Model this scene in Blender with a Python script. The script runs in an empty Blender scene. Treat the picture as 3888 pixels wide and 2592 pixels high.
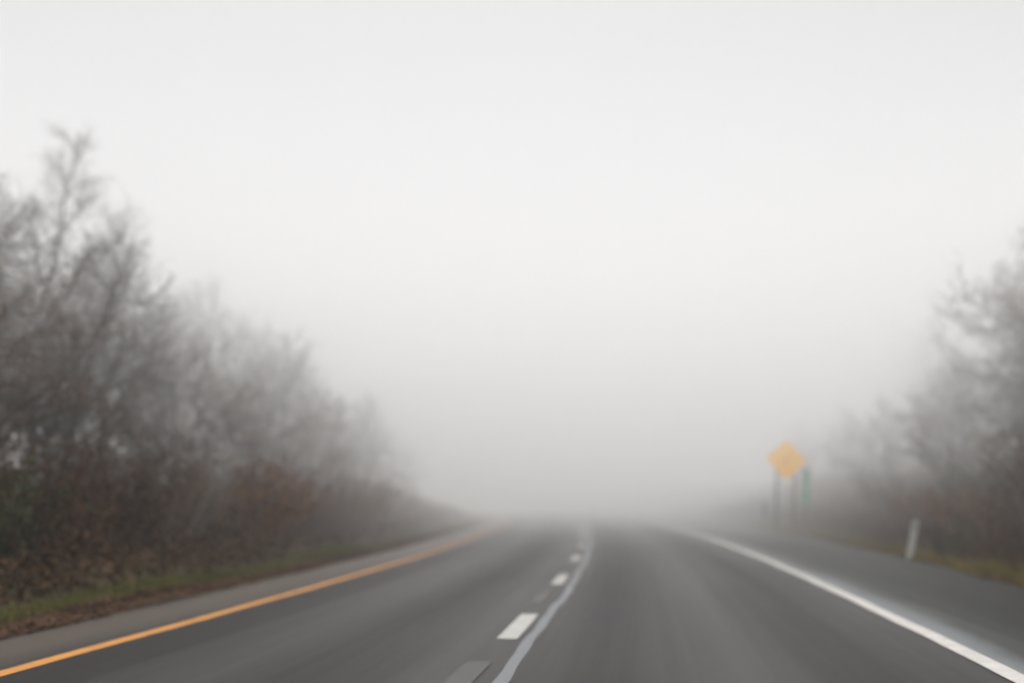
import bpy, math, random
import numpy as np
from mathutils import Vector, Matrix

scene = bpy.context.scene
col = scene.collection
R = math.radians

# ------------------------------------------------------------------ render / camera / light
scene.render.engine = 'CYCLES'
cy = scene.cycles
cy.use_denoising = True
try:
    cy.denoiser = 'OPENIMAGEDENOISE'
except Exception:
    pass
cy.max_bounces = 24
cy.volume_bounces = 20
cy.diffuse_bounces = 3
cy.glossy_bounces = 2
cy.transparent_max_bounces = 8
cy.sample_clamp_indirect = 6.0
scene.view_settings.view_transform = 'Standard'
scene.view_settings.look = 'None'
scene.view_settings.exposure = 0.0
scene.view_settings.gamma = 1.0

cam_data = bpy.data.cameras.new('camera')
cam = bpy.data.objects.new('camera', cam_data)
col.objects.link(cam)
cam.location = (0, 0, 1.25)
cam.rotation_euler = (R(90 + 10.574), 0, 0)
cam_data.sensor_width = 36
cam_data.lens = 29.19
cam_data.clip_start = 0.05
cam_data.clip_end = 6000
cam_data.dof.use_dof = True               # the lens was focused close by, so the whole road is a little soft
cam_data.dof.focus_distance = 5.0
cam_data.dof.aperture_fstop = 0.40
scene.camera = cam

SUN_EL, SUN_AZ = 86.0, 20.0               # azimuth: degrees to the left of straight ahead
world = bpy.data.worlds.new('World')
scene.world = world
world.use_nodes = True
wn = world.node_tree.nodes
wl = world.node_tree.links
wn.clear()
sky = wn.new('ShaderNodeTexSky')
sky.sky_type = 'NISHITA'
sky.sun_disc = False
sky.sun_elevation = R(SUN_EL)
sky.sun_rotation = R(-SUN_AZ)
sky.air_density = 1.0
sky.dust_density = 8.5
hsv = wn.new('ShaderNodeHueSaturation')   # cloud cover takes the blue out of the sky
hsv.inputs['Saturation'].default_value = 0.12
bg = wn.new('ShaderNodeBackground')
bg.inputs['Strength'].default_value = 0.15
wout = wn.new('ShaderNodeOutputWorld')
wl.new(sky.outputs[0], hsv.inputs['Color'])
wl.new(hsv.outputs[0], bg.inputs['Color'])
wl.new(bg.outputs[0], wout.inputs['Surface'])

sun_d = bpy.data.lights.new('sun', 'SUN')
sun_d.energy = 1.5
sun_d.angle = R(80)
sun_d.color = (1.0, 0.995, 0.99)
sun = bpy.data.objects.new('sun', sun_d)
col.objects.link(sun)
sv = Vector((-math.sin(R(SUN_AZ)) * math.cos(R(SUN_EL)), math.cos(R(SUN_AZ)) * math.cos(R(SUN_EL)), math.sin(R(SUN_EL))))
sun.rotation_euler = sv.to_track_quat('Z', 'Y').to_euler()
sun.location = sv * 200


# ------------------------------------------------------------------ helpers
def tag(o, label=None, cat=None, group=None, kind=None):
    if label: o['label'] = label
    if cat: o['category'] = cat
    if group: o['group'] = group
    if kind: o['kind'] = kind
    return o


def empty(name, loc, rz=0.0):
    o = bpy.data.objects.new(name, None)
    o.empty_display_size = 0.2
    col.objects.link(o)
    o.location = loc
    o.rotation_euler = (0, 0, rz)
    return o


class MB:
    def __init__(self):
        self.v, self.f = [], []

    def box(self, c, size, rot=None):
        n = len(self.v)
        sx, sy, sz = [s / 2 for s in size]
        for x, y, z in ((-1, -1, -1), (1, -1, -1), (1, 1, -1), (-1, 1, -1), (-1, -1, 1), (1, -1, 1), (1, 1, 1), (-1, 1, 1)):
            p = Vector((x * sx, y * sy, z * sz))
            if rot is not None: p = rot @ p
            self.v.append(tuple(p + Vector(c)))
        for q in ((3, 2, 1, 0), (4, 5, 6, 7), (0, 1, 5, 4), (1, 2, 6, 5), (2, 3, 7, 6), (3, 0, 4, 7)):
            self.f.append(tuple(n + i for i in q))

    def tube(self, pts, rad, sides=5):
        n0 = len(self.v)
        k = len(pts)
        for i in range(k):
            p = pts[i]
            d = (pts[min(i + 1, k - 1)] - pts[max(i - 1, 0)])
            d = d.normalized() if d.length > 1e-9 else Vector((0, 0, 1))
            a = d.orthogonal().normalized()
            b = d.cross(a)
            for s in range(sides):
                t = 2 * math.pi * s / sides
                self.v.append(tuple(p + (a * math.cos(t) + b * math.sin(t)) * rad[i]))
        for i in range(k - 1):
            for s in range(sides):
                s2 = (s + 1) % sides
                self.f.append((n0 + i * sides + s, n0 + i * sides + s2, n0 + (i + 1) * sides + s2, n0 + (i + 1) * sides + s))
        self.f.append(tuple(n0 + (k - 1) * sides + s for s in range(sides)))

    def ribbon(self, pts, w, side):
        n0 = len(self.v)
        k = len(pts)
        for i, p in enumerate(pts):
            ww = w * (1 - 0.75 * i / (k - 1)) * 0.5
            self.v.append(tuple(p - side * ww))
            self.v.append(tuple(p + side * ww))
        for i in range(k - 1):
            a = n0 + 2 * i
            self.f.append((a, a + 1, a + 3, a + 2))

    def leaf(self, c, size, rnd):
        n0 = len(self.v)
        a = Vector((rnd.gauss(0, 1), rnd.gauss(0, 1), rnd.gauss(0, 1))).normalized()
        b = a.orthogonal().normalized()
        b = Matrix.Rotation(rnd.random() * 6.28, 3, a) @ b
        w = size * 0.32
        self.v += [tuple(c - a * size * .5), tuple(c + b * w), tuple(c + a * size * .5), tuple(c - b * w)]
        self.f.append((n0, n0 + 1, n0 + 2, n0 + 3))

    def mesh(self, name, mat, smooth=False):
        me = bpy.data.meshes.new(name)
        me.from_pydata(self.v, [], self.f)
        me.materials.append(mat)
        if smooth:
            me.polygons.foreach_set('use_smooth', [True] * len(me.polygons))
        me.update()
        return me

    def build(self, name, mat, parent=None, smooth=False):
        return link_mesh(name, self.mesh(name, mat, smooth), parent)


def link_mesh(name, me, parent=None):
    o = bpy.data.objects.new(name, me)
    col.objects.link(o)
    if parent is not None: o.parent = parent
    return o


def mat_new(name):
    m = bpy.data.materials.new(name)
    m.use_nodes = True
    nt = m.node_tree
    b = nt.nodes['Principled BSDF']
    return m, nt, b


def noise(nt, vec, scale, detail=4, rough=0.55):
    n = nt.nodes.new('ShaderNodeTexNoise')
    n.inputs['Scale'].default_value = scale
    n.inputs['Detail'].default_value = detail
    n.inputs['Roughness'].default_value = rough
    if vec is not None: nt.links.new(vec, n.inputs['Vector'])
    return n


def mapping(nt, vec, scale):
    n = nt.nodes.new('ShaderNodeMapping')
    n.inputs['Scale'].default_value = scale
    nt.links.new(vec, n.inputs['Vector'])
    return n.outputs[0]


def ramp(nt, fac, stops):
    r = nt.nodes.new('ShaderNodeValToRGB')
    el = r.color_ramp.elements
    while len(el) < len(stops): el.new(0.5)
    for e, (p, c) in zip(el, stops):
        e.position = p
        e.color = (c[0], c[1], c[2], 1)
    nt.links.new(fac, r.inputs[0])
    return r


def mixc(nt, fac, a, b, mode='MIX'):
    m = nt.nodes.new('ShaderNodeMix')
    m.data_type = 'RGBA'
    m.blend_type = mode
    for inp, val in ((m.inputs[0], fac), (m.inputs[6], a), (m.inputs[7], b)):
        if isinstance(val, (int, float)): inp.default_value = val
        elif isinstance(val, tuple): inp.default_value = (val[0], val[1], val[2], 1)
        else: nt.links.new(val, inp)
    return m.outputs[2]


def math_node(nt, op, a, b=None):
    m = nt.nodes.new('ShaderNodeMath')
    m.operation = op
    for i, val in enumerate((a, b)):
        if val is None: continue
        if isinstance(val, (int, float)): m.inputs[i].default_value = val
        else: nt.links.new(val, m.inputs[i])
    return m.outputs[0]


# ------------------------------------------------------------------ materials
def plant_mat(name, dark, light, rough=0.8):
    m, nt, b = mat_new(name)
    g = nt.nodes.new('ShaderNodeNewGeometry')
    oi = nt.nodes.new('ShaderNodeObjectInfo')
    tc = nt.nodes.new('ShaderNodeTexCoord')
    c = mixc(nt, g.outputs['Random Per Island'], dark, light)
    n = noise(nt, tc.outputs['Object'], 0.7, 3)
    r = ramp(nt, n.outputs[0], [(0.3, (0.6, 0.6, 0.6)), (0.7, (1.35, 1.35, 1.35))])
    c = mixc(nt, 1.0, c, r.outputs[0], 'MULTIPLY')
    r2 = ramp(nt, oi.outputs['Random'], [(0, (0.8, 0.8, 0.82)), (1, (1.15, 1.1, 1.05))])
    c = mixc(nt, 1.0, c, r2.outputs[0], 'MULTIPLY')
    nt.links.new(c, b.inputs['Base Color'])
    b.inputs['Roughness'].default_value = rough
    b.inputs['Specular IOR Level'].default_value = 0.15
    return m


M = {}
M['bark'] = plant_mat('bark', (0.034, 0.026, 0.020), (0.060, 0.047, 0.037), 0.95)
M['twig'] = plant_mat('twig', (0.038, 0.021, 0.013), (0.098, 0.055, 0.035), 0.9)
M['pale_bark'] = plant_mat('pale_bark', (0.16, 0.15, 0.135), (0.26, 0.25, 0.23), 0.85)
M['brown_leaf'] = plant_mat('brown_leaf', (0.046, 0.021, 0.009), (0.14, 0.064, 0.027))
M['rust_leaf'] = plant_mat('rust_leaf', (0.10, 0.043, 0.013), (0.25, 0.118, 0.040))
M['dry_leaf'] = plant_mat('dry_leaf', (0.040, 0.022, 0.011), (0.118, 0.064, 0.030))
M['green_leaf'] = plant_mat('green_leaf', (0.035, 0.045, 0.018), (0.085, 0.10, 0.040))
M['olive_leaf'] = plant_mat('olive_leaf', (0.035, 0.033, 0.018), (0.080, 0.070, 0.035))
M['grass_green'] = plant_mat('grass_green', (0.070, 0.076, 0.018), (0.155, 0.150, 0.048))
M['grass_straw'] = plant_mat('grass_straw', (0.085, 0.080, 0.024), (0.210, 0.160, 0.050))
M['litter'] = plant_mat('litter', (0.060, 0.033, 0.017), (0.105, 0.056, 0.028))


def asphalt(name, tracks=True, base=(0.014, 0.013, 0.0122), light=(0.039, 0.0368, 0.035)):
    m, nt, b = mat_new(name)
    tc = nt.nodes.new('ShaderNodeTexCoord')
    uv = tc.outputs['UV']
    sep = nt.nodes.new('ShaderNodeSeparateXYZ')
    nt.links.new(uv, sep.inputs[0])
    u = sep.outputs[0]
    streak = noise(nt, mapping(nt, uv, (2.6, 0.05, 1)), 1.0, 6, 0.65)
    patch = noise(nt, mapping(nt, uv, (0.5, 0.16, 1)), 1.0, 3, 0.5)
    grain = noise(nt, mapping(nt, uv, (1, 1, 1)), 90.0, 2, 0.6)
    wob = noise(nt, mapping(nt, uv, (0.0, 0.08, 1)), 1.0, 2)
    if tracks:
        uu = math_node(nt, 'ADD', u, math_node(nt, 'MULTIPLY', math_node(nt, 'SUBTRACT', wob.outputs[0], 0.5), 0.5))
        w = math_node(nt, 'COSINE', math_node(nt, 'MULTIPLY', math_node(nt, 'SUBTRACT', uu, 1.9), 2 * math.pi / 1.95))
        w = math_node(nt, 'MULTIPLY', math_node(nt, 'ADD', w, 1.0), 0.28)
        f = math_node(nt, 'ADD', w, math_node(nt, 'MULTIPLY', math_node(nt, 'SUBTRACT', streak.outputs[0], 0.3), 1.1))
    else:
        f = math_node(nt, 'ADD', math_node(nt, 'MULTIPLY', streak.outputs[0], 0.7), 0.15)
    f = math_node(nt, 'ADD', f, math_node(nt, 'MULTIPLY', math_node(nt, 'SUBTRACT', patch.outputs[0], 0.5), 0.5))
    r = ramp(nt, f, [(0.15, base), (0.9, light)])
    c = r.outputs[0]
    if tracks:  # grit and dust outside the yellow line
        edge = ramp(nt, math_node(nt, 'ADD', math_node(nt, 'MULTIPLY', u, -1.0), -3.35), [(0.0, (0, 0, 0)), (0.5, (1, 1, 1))])
        c = mixc(nt, edge.outputs[0], c, (0.080, 0.067, 0.055))
    gr = ramp(nt, grain.outputs[0], [(0.3, (0.72, 0.72, 0.72)), (0.7, (1.3, 1.3, 1.3))])
    c = mixc(nt, 1.0, c, gr.outputs[0], 'MULTIPLY')
    nt.links.new(c, b.inputs['Base Color'])
    rr = ramp(nt, f, [(0.1, (0.50, 0.50, 0.50)), (0.9, (0.40, 0.40, 0.40))])
    nt.links.new(rr.outputs[0], b.inputs['Roughness'])
    b.inputs['Specular IOR Level'].default_value = 0.14
    bump = nt.nodes.new('ShaderNodeBump')
    bump.inputs['Strength'].default_value = 0.40
    bump.inputs['Distance'].default_value = 0.01
    nt.links.new(grain.outputs[0], bump.inputs['Height'])
    nt.links.new(bump.outputs[0], b.inputs['Normal'])
    return m


M['road'] = asphalt('road_asphalt')
M['shoulder'] = asphalt('shoulder_asphalt', False, (0.006, 0.0064, 0.0058), (0.021, 0.0222, 0.021))


def paint(name, colr, worn=0.25, rough=0.6, dirt=(0.07, 0.067, 0.063), scale=6.0):
    m, nt, b = mat_new(name)
    tc = nt.nodes.new('ShaderNodeTexCoord')
    n = noise(nt, tc.outputs['Object'], scale, 6, 0.65)
    r = ramp(nt, n.outputs[0], [(max(0.0, 0.62 - worn), (0, 0, 0)), (0.95 - worn * 0.6, (1, 1, 1))])
    c = mixc(nt, math_node(nt, 'MULTIPLY', r.outputs[0], worn), colr, dirt)
    nt.links.new(c, b.inputs['Base Color'])
    b.inputs['Roughness'].default_value = rough
    b.inputs['Specular IOR Level'].default_value = 0.3
    return m


M['white_paint'] = paint('white_paint', (0.42, 0.41, 0.385), 0.35)
M['line_white'] = paint('line_white', (0.52, 0.50, 0.465), 0.35)
M['yellow_paint'] = paint('yellow_paint', (0.60, 0.255, 0.04), 0.45)
M['worn_paint'] = paint('worn_paint', (0.064, 0.061, 0.057), 0.6)
M['sealant'] = paint('sealant', (0.128, 0.135, 0.143), 0.35, 0.4, (0.12, 0.125, 0.13), 3.0)
m, nt, b = mat_new('seam')
tc = nt.nodes.new('ShaderNodeTexCoord')
sp = nt.nodes.new('ShaderNodeSeparateXYZ')
nt.links.new(tc.outputs['UV'], sp.inputs[0])
n1 = noise(nt, mapping(nt, tc.outputs['UV'], (1.2, 0.35, 1)), 1.0, 5, 0.6)
e = math_node(nt, 'ADD', sp.outputs[0], math_node(nt, 'MULTIPLY', math_node(nt, 'SUBTRACT', n1.outputs[0], 0.5), 0.55))
r = ramp(nt, math_node(nt, 'SUBTRACT', e, 3.9), [(0.04, (0.15, 0.157, 0.163)), (0.22, (0.105, 0.11, 0.114)), (0.40, (0.026, 0.0275, 0.026))])
n2 = noise(nt, mapping(nt, tc.outputs['UV'], (1, 1, 1)), 60.0, 2, 0.6)
g2 = ramp(nt, n2.outputs[0], [(0.3, (0.8, 0.8, 0.8)), (0.7, (1.2, 1.2, 1.2))])
nt.links.new(mixc(nt, 1.0, r.outputs[0], g2.outputs[0], 'MULTIPLY'), b.inputs['Base Color'])
b.inputs['Roughness'].default_value = 0.45
b.inputs['Specular IOR Level'].default_value = 0.2
M['seam'] = m
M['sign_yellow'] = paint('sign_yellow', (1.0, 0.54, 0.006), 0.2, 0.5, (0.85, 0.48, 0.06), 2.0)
_b = M['sign_yellow'].node_tree.nodes['Principled BSDF']   # weak glow added to brighten the face through the fog
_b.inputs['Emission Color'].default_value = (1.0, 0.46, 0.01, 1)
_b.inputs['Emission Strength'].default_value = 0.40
M['sign_fade'] = paint('sign_fade', (0.55, 0.38, 0.12), 0.3, 0.6, (0.6, 0.45, 0.15), 4.0)
M['sign_border'] = paint('sign_border', (0.03, 0.028, 0.025), 0.2)
M['sign_green'] = paint('sign_green', (0.06, 0.42, 0.24), 0.25, 0.5, (0.08, 0.34, 0.21), 3.0)
M['sign_white'] = paint('sign_white', (0.75, 0.75, 0.73), 0.2)
M['post_steel'] = paint('post_steel', (0.055, 0.062, 0.055), 0.4, 0.6, (0.09, 0.08, 0.06), 8.0)
M['sign_back'] = paint('sign_back', (0.32, 0.33, 0.33), 0.3, 0.5)
M['marker_white'] = paint('marker_white', (0.62, 0.62, 0.58), 0.35, 0.6, (0.3, 0.29, 0.24), 5.0)
M['marker_dark'] = paint('marker_dark', (0.04, 0.04, 0.045), 0.3)
M['reflector'] = paint('reflector', (0.35, 0.36, 0.33), 0.3, 0.25)

m, nt, b = mat_new('soil')
tc = nt.nodes.new('ShaderNodeTexCoord')
n1 = noise(nt, tc.outputs['Object'], 0.5, 6)
n2 = noise(nt, tc.outputs['Object'], 9.0, 5, 0.7)
r1 = ramp(nt, n1.outputs[0], [(0.3, (0.055, 0.040, 0.026)), (0.55, (0.075, 0.060, 0.030)), (0.75, (0.060, 0.062, 0.026))])
r2 = ramp(nt, n2.outputs[0], [(0.25, (0.5, 0.5, 0.5)), (0.75, (1.4, 1.4, 1.4))])
near = mixc(nt, 1.0, r1.outputs[0], r2.outputs[0], 'MULTIPLY')
sp = nt.nodes.new('ShaderNodeSeparateXYZ')          # unseen ground away from the road, made pale to bounce light into the fog
nt.links.new(tc.outputs['Object'], sp.inputs[0])
ax = math_node(nt, 'MULTIPLY', math_node(nt, 'SUBTRACT', math_node(nt, 'ABSOLUTE', sp.outputs[0]), 17.0), 0.15)
nt.links.new(mixc(nt, math_node(nt, 'MINIMUM', math_node(nt, 'MAXIMUM', ax, 0.0), 1.0), near, (0.44, 0.425, 0.40)), b.inputs['Base Color'])
b.inputs['Roughness'].default_value = 0.95
b.inputs['Specular IOR Level'].default_value = 0.1
M['soil'] = m


# ------------------------------------------------------------------ the road alignment (metres; the dashed lane line)
def cx(y):
    return -0.32 + 0.1402 * (y - 6.32) - 0.00187 * (y - 6.32) * (y - 17.73)


def slope(y):
    return 0.1402 - 0.00187 * (2 * y - 24.05)


def rp(y, off, z=0.0):
    """point beside the lane line: off metres to its right, at the station y"""
    s = slope(y)
    k = 1 / math.sqrt(1 + s * s)
    return Vector((cx(y) + off * k, y - off * s * k, z))


def vary(seed, amp, wave):
    rnd = random.Random(seed)
    ph = [rnd.random() * 6.28 for _ in range(4)]
    return lambda y: amp * (math.sin(y * 6.28 / wave + ph[0]) * .5 + math.sin(y * 6.28 / wave * 2.3 + ph[1]) * .3 + math.sin(y * 6.28 / wave * 5.1 + ph[2]) * .2)


def strip(name, y0, y1, step, offs, z, mat, label=None):
    """a sheet following the road; offs: functions of y across the strip, left to right"""
    me = bpy.data.meshes.new(name)
    ys = np.arange(y0, y1 + step * .5, step)
    v, f, uv = [], [], []
    k = len(offs)
    for y in ys:
        for o in offs:
            oo = o(y) if callable(o) else o
            v.append(tuple(rp(y, oo, z)))
            uv.append((oo, y))
    for i in range(len(ys) - 1):
        for j in range(k - 1):
            a = i * k + j
            f.append((a, a + 1, a + k + 1, a + k))
    me.from_pydata(v, [], f)
    ul = me.uv_layers.new(name='UVMap')
    for p in me.polygons:
        for li, vi in zip(p.loop_indices, p.vertices):
            ul.data[li].uv = uv[vi]
    me.materials.append(mat)
    o = link_mesh(name, me)
    tag(o, label, kind='structure')
    return o


def bank(x, y):
    """height of the ground beside the road"""
    o = (x - cx(y)) if y < 170 else 40.0
    h = -0.035
    if o < -5.8: h += min(1.6, (-5.8 - o) * 0.22)
    if o > 7.8: h += min(2.4, (o - 7.8) * 0.27)
    h += 0.05 * math.sin(x * 1.3 + y * .7) * (1 if (o < -5 or o > 7.3) else 0)
    return h


# ground: one sheet out to the horizon, finer near the road
def axis(lo, hi, fine_lo, fine_hi, fine):
    a = list(np.arange(fine_lo, fine_hi + .01, fine))
    x, s = fine_hi, fine
    while x < hi:
        s *= 1.35
        x += s
        a.append(x)
    x, s = fine_lo, fine
    while x > lo:
        s *= 1.35
        x -= s
        a.insert(0, x)
    return a


gx = axis(-3000, 3000, -24, 30, 0.6)
gy = axis(-600, 4000, -10, 90, 0.8)
v = [(x, y, bank(x, y)) for y in gy for x in gx]
nx = len(gx)
f = [(j * nx + i, j * nx + i + 1, (j + 1) * nx + i + 1, (j + 1) * nx + i) for j in range(len(gy) - 1) for i in range(nx - 1)]
me = bpy.data.meshes.new('ground')
me.from_pydata(v, [], f)
me.materials.append(M['soil'])
me.polygons.foreach_set('use_smooth', [True] * len(me.polygons))
tag(link_mesh('ground', me), 'brown earth bank and verge on both sides of the road', kind='structure')

eL = vary(3, 0.10, 7.0)
eR = vary(4, 0.10, 9.0)
Y0, Y1 = -12, 150
left_edge = lambda y: -4.46 + eL(y)
right_edge = lambda y: 6.45 + min(0.75, max(0.0, (y - 8) * 0.032)) + eR(y)
strip('road', Y0, Y1, 0.6, [left_edge, -3.4, -2, 0, 2, 3.98], 0.0, M['road'], 'grey two lane asphalt road curving left into the fog')
strip('road_shoulder', Y0, Y1, 0.6, [3.98, 5, right_edge], 0.0, M['shoulder'], 'darker asphalt shoulder to the right of the white edge line')

sw = vary(11, 0.12, 5.0)
strip('shoulder_seam', Y0, 70, 0.3, [3.925, lambda y: 4.5 + sw(y) * .5], 0.004, M['seam'], 'pale wet band along the outer side of the white edge line')
lw = vary(12, 0.012, 3.0)
strip('yellow_edge_line', Y0, Y1, 0.4, [lambda y: -3.385 + lw(y), lambda y: -3.235 + lw(y)], 0.004, M['yellow_paint'], 'orange yellow line along the left edge of the road')
strip('white_edge_line', Y0, Y1, 0.4, [lambda y: 3.76 + lw(y + 9), lambda y: 3.93 + lw(y + 9)], 0.008, M['line_white'], 'solid white line between the right lane and the shoulder')
tw, tw2 = vary(21, 0.028, 5.6), vary(22, 0.007, 1.4)
strip('crack_sealant', Y0, 60, 0.12, [lambda y: 0.21 + tw(y) - tw2(y), lambda y: 0.31 + tw(y) + tw2(y)], 0.004, M['sealant'], 'wavy pale grey crack sealant snaking beside the dashed line')


def dash(y0, y1, mat, label, off=0.0, half=0.092, z=0.006):
    ed = random.Random(int(y0 * 100))
    e1, e2 = ed.uniform(-.01, .01), ed.uniform(-.01, .01)
    o = strip('lane_dash', y0, y1, (y1 - y0) / 6, [off - half + e1, off + half + e2], z, mat, label)
    return o


for (y0, y1, lab) in ((7.72, 9.42, 'long white lane dash, the nearest bright one'),
                      (12.42, 14.02, 'white lane dash, second bright one along the lane line'),
                      (16.95, 18.45, 'white lane dash, third bright one along the lane line'),
                      (21.2, 22.7, 'greyed white lane dash, fourth one into the fog'),
                      (25.5, 27.0, 'pale lane dash almost lost in fog, fifth along the lane line'),
                      (29.8, 31.3, 'faint lane dash, sixth along the lane line'),
                      (34.2, 35.7, 'faintest lane dash, last before the fog hides the lane line')):
    dash(y0 + .05, y1 - .05, M['white_paint'], lab, 0.045)['group'] = 'lane dashes'
for (y0, y1, lab) in ((5.45, 6.75, 'worn grey dash at the bottom edge, in front of the nearest bright dash'),
                      (10.2, 11.5, 'worn ghost dash between the first and second bright dashes'),
                      (14.9, 16.0, 'worn ghost dash between the second and third bright dashes'),
                      (19.4, 20.4, 'worn ghost dash between the third and fourth bright dashes')):
    dash(y0, y1, M['worn_paint'], lab)['group'] = 'worn lane dashes'

# ------------------------------------------------------------------ fog
m, nt, b = mat_new('fog')
nt.nodes.remove(b)
vs = nt.nodes.new('ShaderNodeVolumeScatter')
vs.inputs['Color'].default_value = (1, 1, 1, 1)
vs.inputs['Anisotropy'].default_value = 0.40
tc = nt.nodes.new('ShaderNodeTexCoord')     # the fog bank thickens up the road and with height
sep = nt.nodes.new('ShaderNodeSeparateXYZ')
nt.links.new(tc.outputs['Object'], sep.inputs[0])


def rng(val, a, b, lo, hi):
    n = nt.nodes.new('ShaderNodeMapRange')
    n.interpolation_type = 'SMOOTHSTEP'
    for i, q in enumerate((a, b, lo, hi)): n.inputs[i + 1].default_value = q
    nt.links.new(val, n.inputs[0])
    return n.outputs[0]


dens = math_node(nt, 'ADD', rng(sep.outputs[1], 7.0, 40.0, 0.003, 0.058), math_node(nt, 'MULTIPLY', rng(sep.outputs[2], 1.0, 5.5, 0.0, 0.060), rng(sep.outputs[1], 4.0, 22.0, 0.15, 1.0)))
nt.links.new(dens, vs.inputs['Density'])
cy.volume_step_rate = 0.08
cy.volume_max_steps = 512
nt.links.new(vs.outputs[0], nt.nodes['Material Output'].inputs['Volume'])
M['fog'] = m
fb = MB()
fb.box((0, 40, 5.8), (200, 200, 15.6))
tag(fb.build('fog', m), 'pale grey fog filling the air over the road', kind='stuff')


# ------------------------------------------------------------------ signs and markers
def xz_poly(mb, pts, y0, y1):
    """a flat plate with the outline pts (x, z), between y0 (front) and y1 (back)"""
    n = len(mb.v)
    k = len(pts)
    mb.v += [(x, y0, z) for x, z in pts] + [(x, y1, z) for x, z in pts]
    mb.f.append(tuple(n + i for i in range(k)))
    mb.f.append(tuple(n + k + i for i in reversed(range(k))))
    for i in range(k):
        j = (i + 1) % k
        mb.f.append((n + i, n + k + i, n + k + j, n + j))


def rounded_diamond(rad, cz, corner):
    pts = []
    for q in range(4):
        a = q * math.pi / 2
        vx, vz = math.cos(a) * (rad - corner * 1.414), math.sin(a) * (rad - corner * 1.414)
        for i in range(5):
            t = a - math.pi / 4 + i * math.pi / 8
            pts.append((vx + corner * math.cos(t), cz + vz + corner * math.sin(t)))
    return pts


def ring_plate(mb, outer, inner, y0):
    n = len(mb.v)
    k = len(outer)
    mb.v += [(x, y0, z) for x, z in outer] + [(x, y0, z) for x, z in inner]
    for i in range(k):
        j = (i + 1) % k
        mb.f.append((n + i, n + j, n + k + j, n + k + i))


warn = empty('warning_sign', (9.68, 30.2, 0.0), R(3))
warn.rotation_euler = (0, R(4.5), R(3))
tag(warn, 'yellow diamond warning sign on two thin dark posts beside the shoulder', 'road sign')
CZ, RAD = 2.57, 0.735
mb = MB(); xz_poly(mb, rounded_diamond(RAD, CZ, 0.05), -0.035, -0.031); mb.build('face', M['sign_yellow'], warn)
mb = MB(); xz_poly(mb, rounded_diamond(RAD + .004, CZ, 0.05), -0.0295, -0.025); mb.build('back_plate', M['sign_back'], warn)
mb = MB(); ring_plate(mb, rounded_diamond(RAD - .012, CZ, 0.05), rounded_diamond(RAD - .036, CZ, 0.045), -0.038); mb.build('border', M['sign_border'], warn)
mb = MB()
xz_poly(mb, [(-.25, CZ - .10), (-.19, CZ - .14), (.02, CZ + .04), (.20, CZ + .12), (.24, CZ + .20), (.02, CZ + .15)], -0.0385, -0.0365)
xz_poly(mb, [(-.10, CZ - .30), (-.03, CZ - .32), (.06, CZ - .05), (.02, CZ + .02), (-.04, CZ - .05)], -0.0395, -0.0375)
tag(mb.build('faded_marking', M['sign_fade'], warn), 'faded grey marking in the middle of the yellow face')
for x in (-0.32, 0.32):
    mb = MB()
    mb.box((x, 0, 1.42), (0.075, 0.012, 2.84))
    mb.box((x - 0.0315, 0.0245, 1.42), (0.011, 0.035, 2.84))
    mb.box((x + 0.0315, 0.0245, 1.42), (0.011, 0.035, 2.84))
    mb.build('post', M['post_steel'], warn)
for z in (CZ - 0.2, CZ + 0.2):
    mb = MB(); mb.box((0, -0.0155, z), (0.72, 0.018, 0.05)); mb.build('crossbar', M['post_steel'], warn)

mile = empty('green_marker_sign', (10.52, 30.5, 0.0), R(6))
mile.rotation_euler = (0, R(4.0), R(6))
tag(mile, 'narrow upright green sign with white marks half behind the yellow diamond', 'road sign')
mb = MB(); mb.box((0, -0.012, 1.60), (0.29, 0.006, 1.30)); mb.build('panel', M['sign_green'], mile)
mb = MB(); mb.box((0.0, 0.012, 1.12), (0.06, 0.02, 2.24)); mb.build('post', M['post_steel'], mile)
rot = Matrix.Rotation(R(38), 3, 'Y')
for (x, z, l) in ((0.0, 1.74, 0.24), (-0.02, 1.60, 0.26), (0.03, 1.50, 0.22), (0.05, 1.16, 0.16)):
    mb = MB(); mb.box((x, -0.017, z), (0.035, 0.003, l), rot); mb.build('white_mark', M['sign_white'], mile)

far = empty('reflector_post', (10.02, 33.6, 0.0))
tag(far, 'short thin reflector post with dark plate left of the yellow sign', 'marker post')
mb = MB(); mb.box((0, 0, 0.47), (0.05, 0.03, 0.94)); mb.build('post', M['post_steel'], far)
mb = MB(); xz_poly(mb, [(-.06, .58), (.06, .58), (.075, .62), (.075, .96), (.05, 1.0), (-.05, 1.0), (-.075, .96), (-.075, .62)], -0.03, -0.018); mb.build('plate', M['marker_dark'], far)

dl = empty('delineator_post', (8.13, 17.55, -0.03))
dl.rotation_euler = (0, R(15), R(-4))
tag(dl, 'pale white flexible delineator post leaning to the right in the grass', 'marker post')
mb = MB()
for i in range(1):
    pts = [(-.045, 0), (.045, 0), (.06, .12), (.06, .76), (.045, .82), (0, .835), (-.045, .82), (-.06, .76), (-.06, .12)]
    xz_poly(mb, pts, -0.012, 0.004)
mb.build('blade', M['marker_white'], dl)
mb = MB(); mb.box((0, -0.016, 0.70), (0.075, 0.006, 0.12)); mb.build('reflector', M['reflector'], dl)
mb = MB(); mb.box((0, 0.02, 0.10), (0.05, 0.03, 0.26)); mb.build('anchor', M['post_steel'], dl)


# ------------------------------------------------------------------ trees and shrubs
def rvec(rnd):
    return Vector((rnd.gauss(0, 1), rnd.gauss(0, 1), rnd.gauss(0, 1)))


def grow(p, d, length, n, wander, up, rnd):
    pts = [p.copy()]
    d = d.normalized()
    for i in range(n):
        d = (d + rvec(rnd) * wander + Vector((0, 0, up))).normalized()
        p = p + d * (length / n)
        pts.append(p.copy())
    return pts


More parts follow.
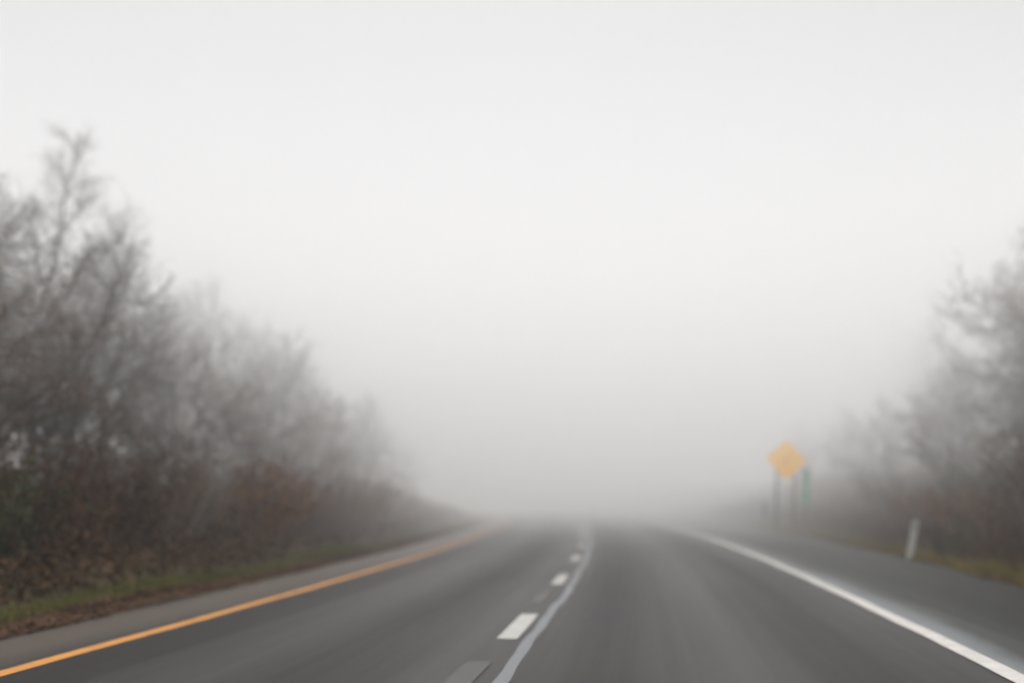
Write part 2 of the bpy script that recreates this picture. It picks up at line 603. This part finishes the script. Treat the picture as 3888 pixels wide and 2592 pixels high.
def along(pts, t):
    k = len(pts) - 1
    i = min(int(t * k), k - 1)
    fr = t * k - i
    return pts[i].lerp(pts[i + 1], fr), (pts[i + 1] - pts[i]).normalized()


def make_tree(seed, H, spread=0.42, limbs=24, subs=9, twigs=8, leaf=1.2, low=0.12, leafsize=0.08, twigw=0.013, narrow=0.75):
    rnd = random.Random(seed)
    tr, cr, lf = MB(), MB(), MB()
    trunk = grow(Vector((0, 0, -0.15)), Vector((rnd.uniform(-.08, .08), rnd.uniform(-.08, .08), 1)), H * 0.97, 10, 0.07, 0.09, rnd)
    r0 = H * 0.0095
    tr.tube(trunk, [r0 * (1.25 if i == 0 else 1) * (1 - 0.93 * i / 10) + 0.006 for i in range(11)], 7)
    az = rnd.random() * 6.28
    for i in range(limbs):
        t = low + (0.97 - low) * (i + rnd.random() * .8) / limbs
        p, d = along(trunk, t)
        az += 2.4 + rnd.uniform(-.5, .5)
        tilt = R(rnd.uniform(38, 72)) * (1.05 - 0.45 * t)
        L = H * spread * (1.0 - narrow * t) * rnd.uniform(0.65, 1.2)
        bd = Vector((math.cos(az) * math.sin(tilt), math.sin(az) * math.sin(tilt), math.cos(tilt)))
        limb = grow(p, bd, L, 5, 0.16, 0.06, rnd)
        rl = max(0.010, r0 * 0.42 * (1 - 0.7 * t))
        tr.tube(limb, [rl * (1 - 0.8 * q / 5) + 0.004 for q in range(6)], 4)
        thin = min(1.0, max(0.30, 1.4 - 1.2 * t)) if t > .3 else 1.0
        for j in range(max(4, round(subs * (.4 + .6 * thin)))):
            ts = 0.18 + 0.8 * (j + rnd.random()) / subs
            q, dd = along(limb, min(ts, .99))
            sd = (dd + rvec(rnd) * 0.65 + Vector((0, 0, .15))).normalized()
            Ls = L * 0.42 * (1.15 - 0.6 * ts) * rnd.uniform(.6, 1.3) + 0.15
            sub = grow(q, sd, Ls, 3, 0.22, 0.03, rnd)
            cr.tube(sub, [0.010 * (1 - .6 * a / 3) + .002 for a in range(4)], 3)
            nt_ = max(3, round(twigs * thin))
            for k in range(nt_):
                tt = 0.15 + 0.85 * (k + rnd.random()) / nt_
                s, ds = along(sub, min(tt, .99))
                td = (ds + rvec(rnd) * 0.6).normalized()
                Lt = rnd.uniform(.22, .55) * (0.6 + 0.05 * H)
                tw = grow(s, td, Lt, 2, 0.25, 0.02, rnd)
                side = td.cross(rvec(rnd)).normalized()
                cr.ribbon(tw, twigw, side)
                nl = int(leaf * thin * max(0.4, 2.3 - 2.4 * t) + rnd.random())
                for _ in range(nl):
                    c, _d = along(tw, rnd.random() * .99)
                    lf.leaf(c + rvec(rnd) * 0.03, leafsize * rnd.uniform(.6, 1.4), rnd)
    return tr, cr, lf


TREES = {}


def tree_proto(key, leafmat, **kw):
    tr, cr, lf = make_tree(**kw)
    n = len(cr.v)
    crown = cr.mesh('crown', M['twig'])
    # dead leaves go into the crown's mesh, with their own material
    v = cr.v + lf.v
    f = cr.f + [tuple(i + n for i in q) for q in lf.f]
    me = bpy.data.meshes.new('crown')
    me.from_pydata(v, [], f)
    me.materials.append(M['twig']); me.materials.append(leafmat)
    mi = np.zeros(len(f), dtype=np.int32); mi[len(cr.f):] = 1
    me.polygons.foreach_set('material_index', mi)
    bpy.data.meshes.remove(crown)
    TREES[key] = (tr.mesh('trunk', M['bark'], True), me, kw['H'])


tree_proto('a', M['brown_leaf'], seed=1, H=8.6, spread=0.46, limbs=36, subs=12, twigs=14, leaf=1.5, low=.05, leafsize=.065, twigw=.010)
tree_proto('b', M['brown_leaf'], seed=2, H=7.6, spread=0.54, limbs=36, subs=12, twigs=14, leaf=1.5, low=.03, leafsize=.065, twigw=.010)
tree_proto('c', M['olive_leaf'], seed=3, H=7.2, spread=0.52, limbs=36, subs=12, twigs=14, leaf=1.5, low=.03, leafsize=.065, twigw=.010)
tree_proto('d', M['brown_leaf'], seed=4, H=6.4, spread=0.58, limbs=34, subs=12, twigs=14, leaf=1.5, low=.02, leafsize=.065, twigw=.010)
tree_proto('spire', M['brown_leaf'], seed=5, H=9.2, spread=0.40, limbs=36, subs=12, twigs=14, leaf=1.5, low=.05, narrow=0.85, leafsize=.065, twigw=.010)


def tree(key, off, y, H, rz, label, group=None):
    tr, cr, h0 = TREES[key]
    p = rp(y, off)
    p.z = bank(p.x, p.y) - 0.03
    o = empty('bare_tree', p, R(rz))
    s = H / h0
    o.scale = (s, s, s)
    link_mesh('trunk', tr, o)
    link_mesh('crown', cr, o)
    tag(o, label, 'tree', group)
    return o


# (key, offset from the lane line, station, height, turn, label)
LEFT = [
    ('b', -9.3, 11.4, 6.2, 20, 'dark bare tree at the left frame edge, nearest on the left side'),
    ('spire', -12.0, 17.0, 8.7, 70, 'tallest bare tree on the left, its thin pointed top above the others'),
    ('a', -12.3, 20.5, 7.9, 310, 'bare tree right of the tallest left tree, second highest top'),
    ('c', -9.2, 14.2, 5.6, 200, 'dark bushy bare tree in front of the tallest left tree'),
    ('b', -11.9, 25.5, 7.5, 250, 'grey bare tree halfway down the sloping left treetops'),
    ('c', -11.4, 30.0, 6.2, 10, 'pale grey bare tree in thin fog, upper middle of left slope'),
    ('d', -11.3, 35.5, 5.7, 15, 'pale foggy tree low on the left slope of treetops'),
    ('b', -10.6, 41.0, 5.4, 75, 'very faint tree where the left treetops sink into fog'),
    ('d', -9.9, 47.0, 4.4, 160, 'last ghostly tree of the left row, nearest the vanishing road'),
    ('d', -9.2, 18.4, 5.4, 40, 'brown tree on the left verge edge, above the rust shrub'),
    ('b', -9.2, 23.2, 5.6, 150, 'grey brown tree on the left verge, just beyond the rust shrub'),
    ('d', -9.2, 28.2, 5.2, 95, 'low grey tree on the left verge, above the hazy tan shrub'),
    ('c', -9.2, 33.5, 4.8, 185, 'small fogged tree on the left verge beyond the low grey tree'),
]
RIGHT = [
    ('b', 11.7, 19.6, 8.2, 60, 'tall dark bare tree cut by the right frame edge'),
    ('c', 13.6, 25.8, 8.2, 140, 'fogged bare tree left of the tall tree at right edge'),
    ('c', 11.6, 23.2, 4.6, 220, 'low dark tree on the right bank behind the delineator post'),
    ('d', 11.8, 28.0, 4.9, 200, 'low grey tree between the green sign and the delineator post'),
    ('d', 12.0, 33.5, 4.2, 300, 'grey hazy tree on the right bank just beyond the green sign'),
    ('b', 13.6, 31.5, 5.4, 30, 'soft grey tree on the right, taller than the hazy ones around it'),
    ('b', 12.6, 39.5, 4.4, 20, 'pale hazy tree on the right far behind the signs'),
    ('d', 13.0, 46.0, 4.0, 100, 'faintest tree on the right, dissolving into fog beyond the signs'),
    ('c', 13.4, 22.2, 7.0, 330, 'dark full tree between the tall right edge tree and the fogged one'),
    ('b', 11.3, 16.6, 5.0, 250, 'low spreading dark tree at the right edge, nearest on the right side'),
    ('d', 12.4, 17.4, 4.6, 10, 'dark low tree at the right edge above the cane thicket'),
]
for a in LEFT:
    tree(*a, group='bare trees along the left verge')
for a in RIGHT:
    tree(*a, group='bare trees on the right bank')
# the wood behind: nothing tells these apart
k = 0
rnd = random.Random(77)
for y in (10.3, 11.5, 12.5, 13.8, 15.5, 19.0, 22.5, 27.0, 32.0, 38.0):
    tree(('b', 'c', 'd', 'a')[k % 4], -13.6 + rnd.uniform(-.8, .8), y + rnd.uniform(-1, 1), rnd.uniform(6.6, 7.6), rnd.uniform(0, 360),
         'grey tree of the wood behind the front row on the left', 'trees of the wood behind the left row')
    k += 1
for y in (21.0, 24.5, 28.5, 33.0, 39.0):
    tree(('b', 'c', 'd', 'a')[k % 4], 16.8 + rnd.uniform(-.8, .8), y + rnd.uniform(-1, 1), rnd.uniform(5.8, 6.8), rnd.uniform(0, 360),
         'grey tree of the wood behind the front row on the right', 'trees of the wood behind the right row')
    k += 1


def make_shrub(seed, H, W, stems, leaf, leafmat, stemmat, lean=(0, 0), leafsize=0.07, straight=0.10):
    rnd = random.Random(seed)
    st, lf = MB(), MB()
    for i in range(stems):
        a = rnd.random() * 6.28
        rr = math.sqrt(rnd.random()) * W * .32
        p = Vector((math.cos(a) * rr, math.sin(a) * rr, -0.08))
        t = rnd.uniform(.1, .75)
        d = Vector((math.cos(a) * t + lean[0], math.sin(a) * t + lean[1], 1))
        L = H * rnd.uniform(.6, 1.12)
        pts = grow(p, d, L, 5, straight, -0.02, rnd)
        st.tube(pts, [0.011 * (1 - .7 * q / 5) + .002 for q in range(6)], 3)
        for j in range(7):
            q, dd = along(pts, 0.2 + .78 * (j + rnd.random()) / 7)
            td = (dd + rvec(rnd) * .55 + Vector((lean[0] * .4, lean[1] * .4, 0))).normalized()
            tw = grow(q, td, H * rnd.uniform(.15, .38), 2, .2, 0, rnd)
            st.ribbon(tw, .010, td.cross(rvec(rnd)).normalized())
            for _ in range(int(leaf) + (1 if rnd.random() < leaf % 1 else 0)):
                c, _d = along(tw, rnd.random() * .99)
                lf.leaf(c + rvec(rnd) * .05, leafsize * rnd.uniform(.6, 1.4), rnd)
    return st.mesh('stems', M[stemmat], False), (lf.mesh('foliage', M[leafmat]) if lf.f else None)


def shrub(off, y, meshes, label, rz=0, s=1.0, name='shrub', cat='shrub', group=None):
    p = rp(y, off)
    p.z = bank(p.x, p.y)
    o = empty(name, p, R(rz))
    o.scale = (s, s, s)
    link_mesh('stems', meshes[0], o)
    if meshes[1] is not None: link_mesh('foliage', meshes[1], o)
    tag(o, label, cat, group)
    return o


S_dark = make_shrub(31, 1.7, 1.8, 60, 4, 'brown_leaf', 'twig')
S_rust = make_shrub(32, 1.5, 1.9, 60, 6, 'rust_leaf', 'twig')
S_olive = make_shrub(33, 1.4, 1.8, 60, 6, 'green_leaf', 'twig')
S_pale = make_shrub(34, 2.0, 1.6, 34, 1.2, 'brown_leaf', 'pale_bark', lean=(0.35, 0), straight=.08)
S_cane = make_shrub(35, 1.9, 2.0, 46, 1.5, 'brown_leaf', 'pale_bark', lean=(0.55, 0), straight=.07)
S_weed = make_shrub(36, 0.95, 0.5, 14, 5, 'green_leaf', 'twig', lean=(0.25, 0))

for off, y, ms, rz, s, lab in (
    (-7.3, 9.6, S_olive, 10, 1.0, 'dark green shrub in the lower left corner, nearest the camera'),
    (-7.6, 11.3, S_dark, 60, 1.05, 'dark brown leafless shrub beside the corner green shrub'),
    (-7.5, 13.3, S_dark, 140, 1.0, 'dark brown shrub on the left verge, third from the frame edge'),
    (-7.7, 15.4, S_pale, 20, 1.0, 'pale branched shrub on the left in front of dark trees'),
    (-7.2, 17.2, S_rust, 80, 1.3, 'large rust brown shrub on the left verge'),
    (-7.4, 19.6, S_rust, 210, 1.2, 'rust brown shrub just beyond the largest rust shrub'),
    (-7.2, 22.4, S_dark, 250, .85, 'low dark rounded shrub on the left verge near the yellow line'),
    (-7.3, 25.5, S_rust, 300, 1.1, 'hazy tan shrub beyond the low dark rounded shrub'),
    (-7.5, 29.5, S_dark, 30, .85, 'faint tan shrub far along the left verge'),
    (-7.6, 34.5, S_rust, 110, .8, 'faintest shrub at the far end of the left verge'),
):
    shrub(off, y, ms, lab, rz, s, group='shrubs on the left verge')
for off, y, ms, rz, s, lab in (
    (9.0, 15.0, S_cane, 5, 0.85, 'pale cane thicket leaning right at the lower right edge'),
    (9.1, 17.2, S_cane, -12, .9, 'pale cane thicket leaning right, directly right of the delineator post'),
    (10.4, 16.3, S_dark, 130, 1.15, 'dark shrub behind the cane thickets at the right edge'),
    (10.2, 19.0, S_dark, 190, 1.1, 'dark brown shrub behind the delineator post'),
    (9.4, 21.8, S_rust, 60, .8, 'brown shrub left of the delineator post behind the grass'),
    (9.5, 25.0, S_rust, 20, .7, 'hazy tan shrub between the green sign and the delineator post'),
    (10.4, 29.5, S_dark, 20, .8, 'hazy grey shrub right of the green sign'),
    (11.6, 25.6, S_olive, 320, 1.0, 'hazy olive shrub on the bank above the tan shrub'),
):
    shrub(off, y, ms, lab, rz, s, group='shrubs on the right bank')
shrub(7.75, 18.6, S_weed, 'slim green weed standing behind the white delineator post', 0, 1.0, 'weed', 'plant')


# undergrowth: tangled dead stems and leaves nobody could count
def undergrowth(seed, off0, off1, y0, y1, n, hmax, leafmat, label):
    rnd = random.Random(seed)
    st, lf = MB(), MB()
    for i in range(n):
        y = y0 + (y1 - y0) * rnd.random() ** 1.3
        fo = rnd.random()
        off = off0 + (off1 - off0) * fo
        p = rp(y, off)
        p.z = bank(p.x, p.y) - .05
        h = hmax * (0.3 + 0.7 * fo) * rnd.uniform(.4, 1.0)
        pts = grow(p, Vector((rnd.gauss(0, .4), rnd.gauss(0, .4), 1)), h, 3, .22, -.04, rnd)
        st.ribbon(pts, .016, rvec(rnd).cross(Vector((0, 0, 1))).normalized())
        for _ in range(6):
            c, _d = along(pts, rnd.random() * .99)
            lf.leaf(c + rvec(rnd) * .12, rnd.uniform(.05, .12), rnd)
    k = len(st.v)
    me = bpy.data.meshes.new('undergrowth')
    me.from_pydata(st.v + lf.v, [], st.f + [tuple(i + k for i in q) for q in lf.f])
    me.materials.append(M['twig']); me.materials.append(M[leafmat])
    mi = np.zeros(len(me.polygons), dtype=np.int32); mi[len(st.f):] = 1
    me.polygons.foreach_set('material_index', mi)
    tag(link_mesh('undergrowth', me), label, kind='stuff')


undergrowth(51, -5.75, -12.0, 6, 50, 12000, 2.1, 'dry_leaf', 'tangled brown undergrowth below the trees on the left')
undergrowth(52, 8.3, 15.0, 12, 48, 10000, 2.0, 'dry_leaf', 'tangled brown undergrowth on the right bank')


# grass on the verges, leaves along the asphalt edge
def blades(name, seed, offs, y0, y1, n, h, mat, label, lean=0.4):
    rng = np.random.default_rng(seed)
    y = y0 + (y1 - y0) * rng.random(n) ** 1.7
    o0, o1 = offs
    t = np.clip(rng.normal(.5, .25, n), 0, 1)
    hh = h * rng.uniform(.4, 1.15, n)
    v, f = [], []
    a = rng.random(n) * 6.283
    lx = rng.normal(0, lean, n); ly = rng.normal(0, lean, n)
    for i in range(n):
        lo = o0(y[i]) if callable(o0) else o0
        hi = o1(y[i]) if callable(o1) else o1
        p = rp(y[i], lo + (hi - lo) * t[i])
        z = bank(p.x, p.y) - .01
        w = 0.006 + 0.004 * (y[i] / 20)
        dx, dy = math.cos(a[i]) * w, math.sin(a[i]) * w
        k = len(v)
        v += [(p.x - dx, p.y - dy, z), (p.x + dx, p.y + dy, z), (p.x + lx[i] * hh[i], p.y + ly[i] * hh[i], z + hh[i])]
        f.append((k, k + 1, k + 2))
    me = bpy.data.meshes.new(name)
    me.from_pydata(v, [], f)
    me.materials.append(M[mat])
    tag(link_mesh(name, me), label, kind='stuff')


blades('verge_grass', 61, (-5.05, -5.85), 5, 60, 30000, 0.16, 'grass_green', 'thin green grass along the left verge')
blades('verge_grass', 62, (lambda y: right_edge(y) + .02, lambda y: right_edge(y) + 1.3), 8, 60, 26000, 0.20, 'grass_straw', 'yellow green grass along the right shoulder')
blades('dry_grass', 63, (lambda y: right_edge(y) + .7, lambda y: right_edge(y) + 2.6), 10, 50, 9000, 0.55, 'litter', 'tall dry tan grass behind the right verge')


def litter(seed, offs, y0, y1, n, label):
    rng = random.Random(seed)
    mb = MB()
    for i in range(n):
        y = y0 + (y1 - y0) * rng.random() ** 1.7
        lo = offs[0](y) if callable(offs[0]) else offs[0]
        hi = offs[1](y) if callable(offs[1]) else offs[1]
        o = lo + (hi - lo) * min(1, max(0, rng.gauss(.5, .27)))
        p = rp(y, o)
        p.z = max(bank(p.x, p.y), 0.0) + rng.uniform(.008, .03) if o > left_edge(y) else bank(p.x, p.y) + rng.uniform(.005, .05)
        a = rng.random() * 6.28
        s = rng.uniform(.02, .05)
        dx, dy = math.cos(a) * s, math.sin(a) * s
        z1, z2 = rng.uniform(0, .02), rng.uniform(0, .02)
        k = len(mb.v)
        mb.v += [(p.x - dx, p.y - dy, p.z), (p.x + dy * .5, p.y - dx * .5, p.z + z1), (p.x + dx, p.y + dy, p.z + z2), (p.x - dy * .5, p.y + dx * .5, p.z + z1)]
        mb.f.append((k, k + 1, k + 2, k + 3))
    tag(mb.build('fallen_leaves', M['litter']), label, kind='stuff')


litter(71, (-4.38, -5.35), 5, 55, 40000, 'rust brown fallen leaves along the left edge of the asphalt')
litter(72, (lambda y: right_edge(y) - .05, lambda y: right_edge(y) + .9), 9, 45, 5000, 'scattered brown leaves along the edge of the right shoulder')
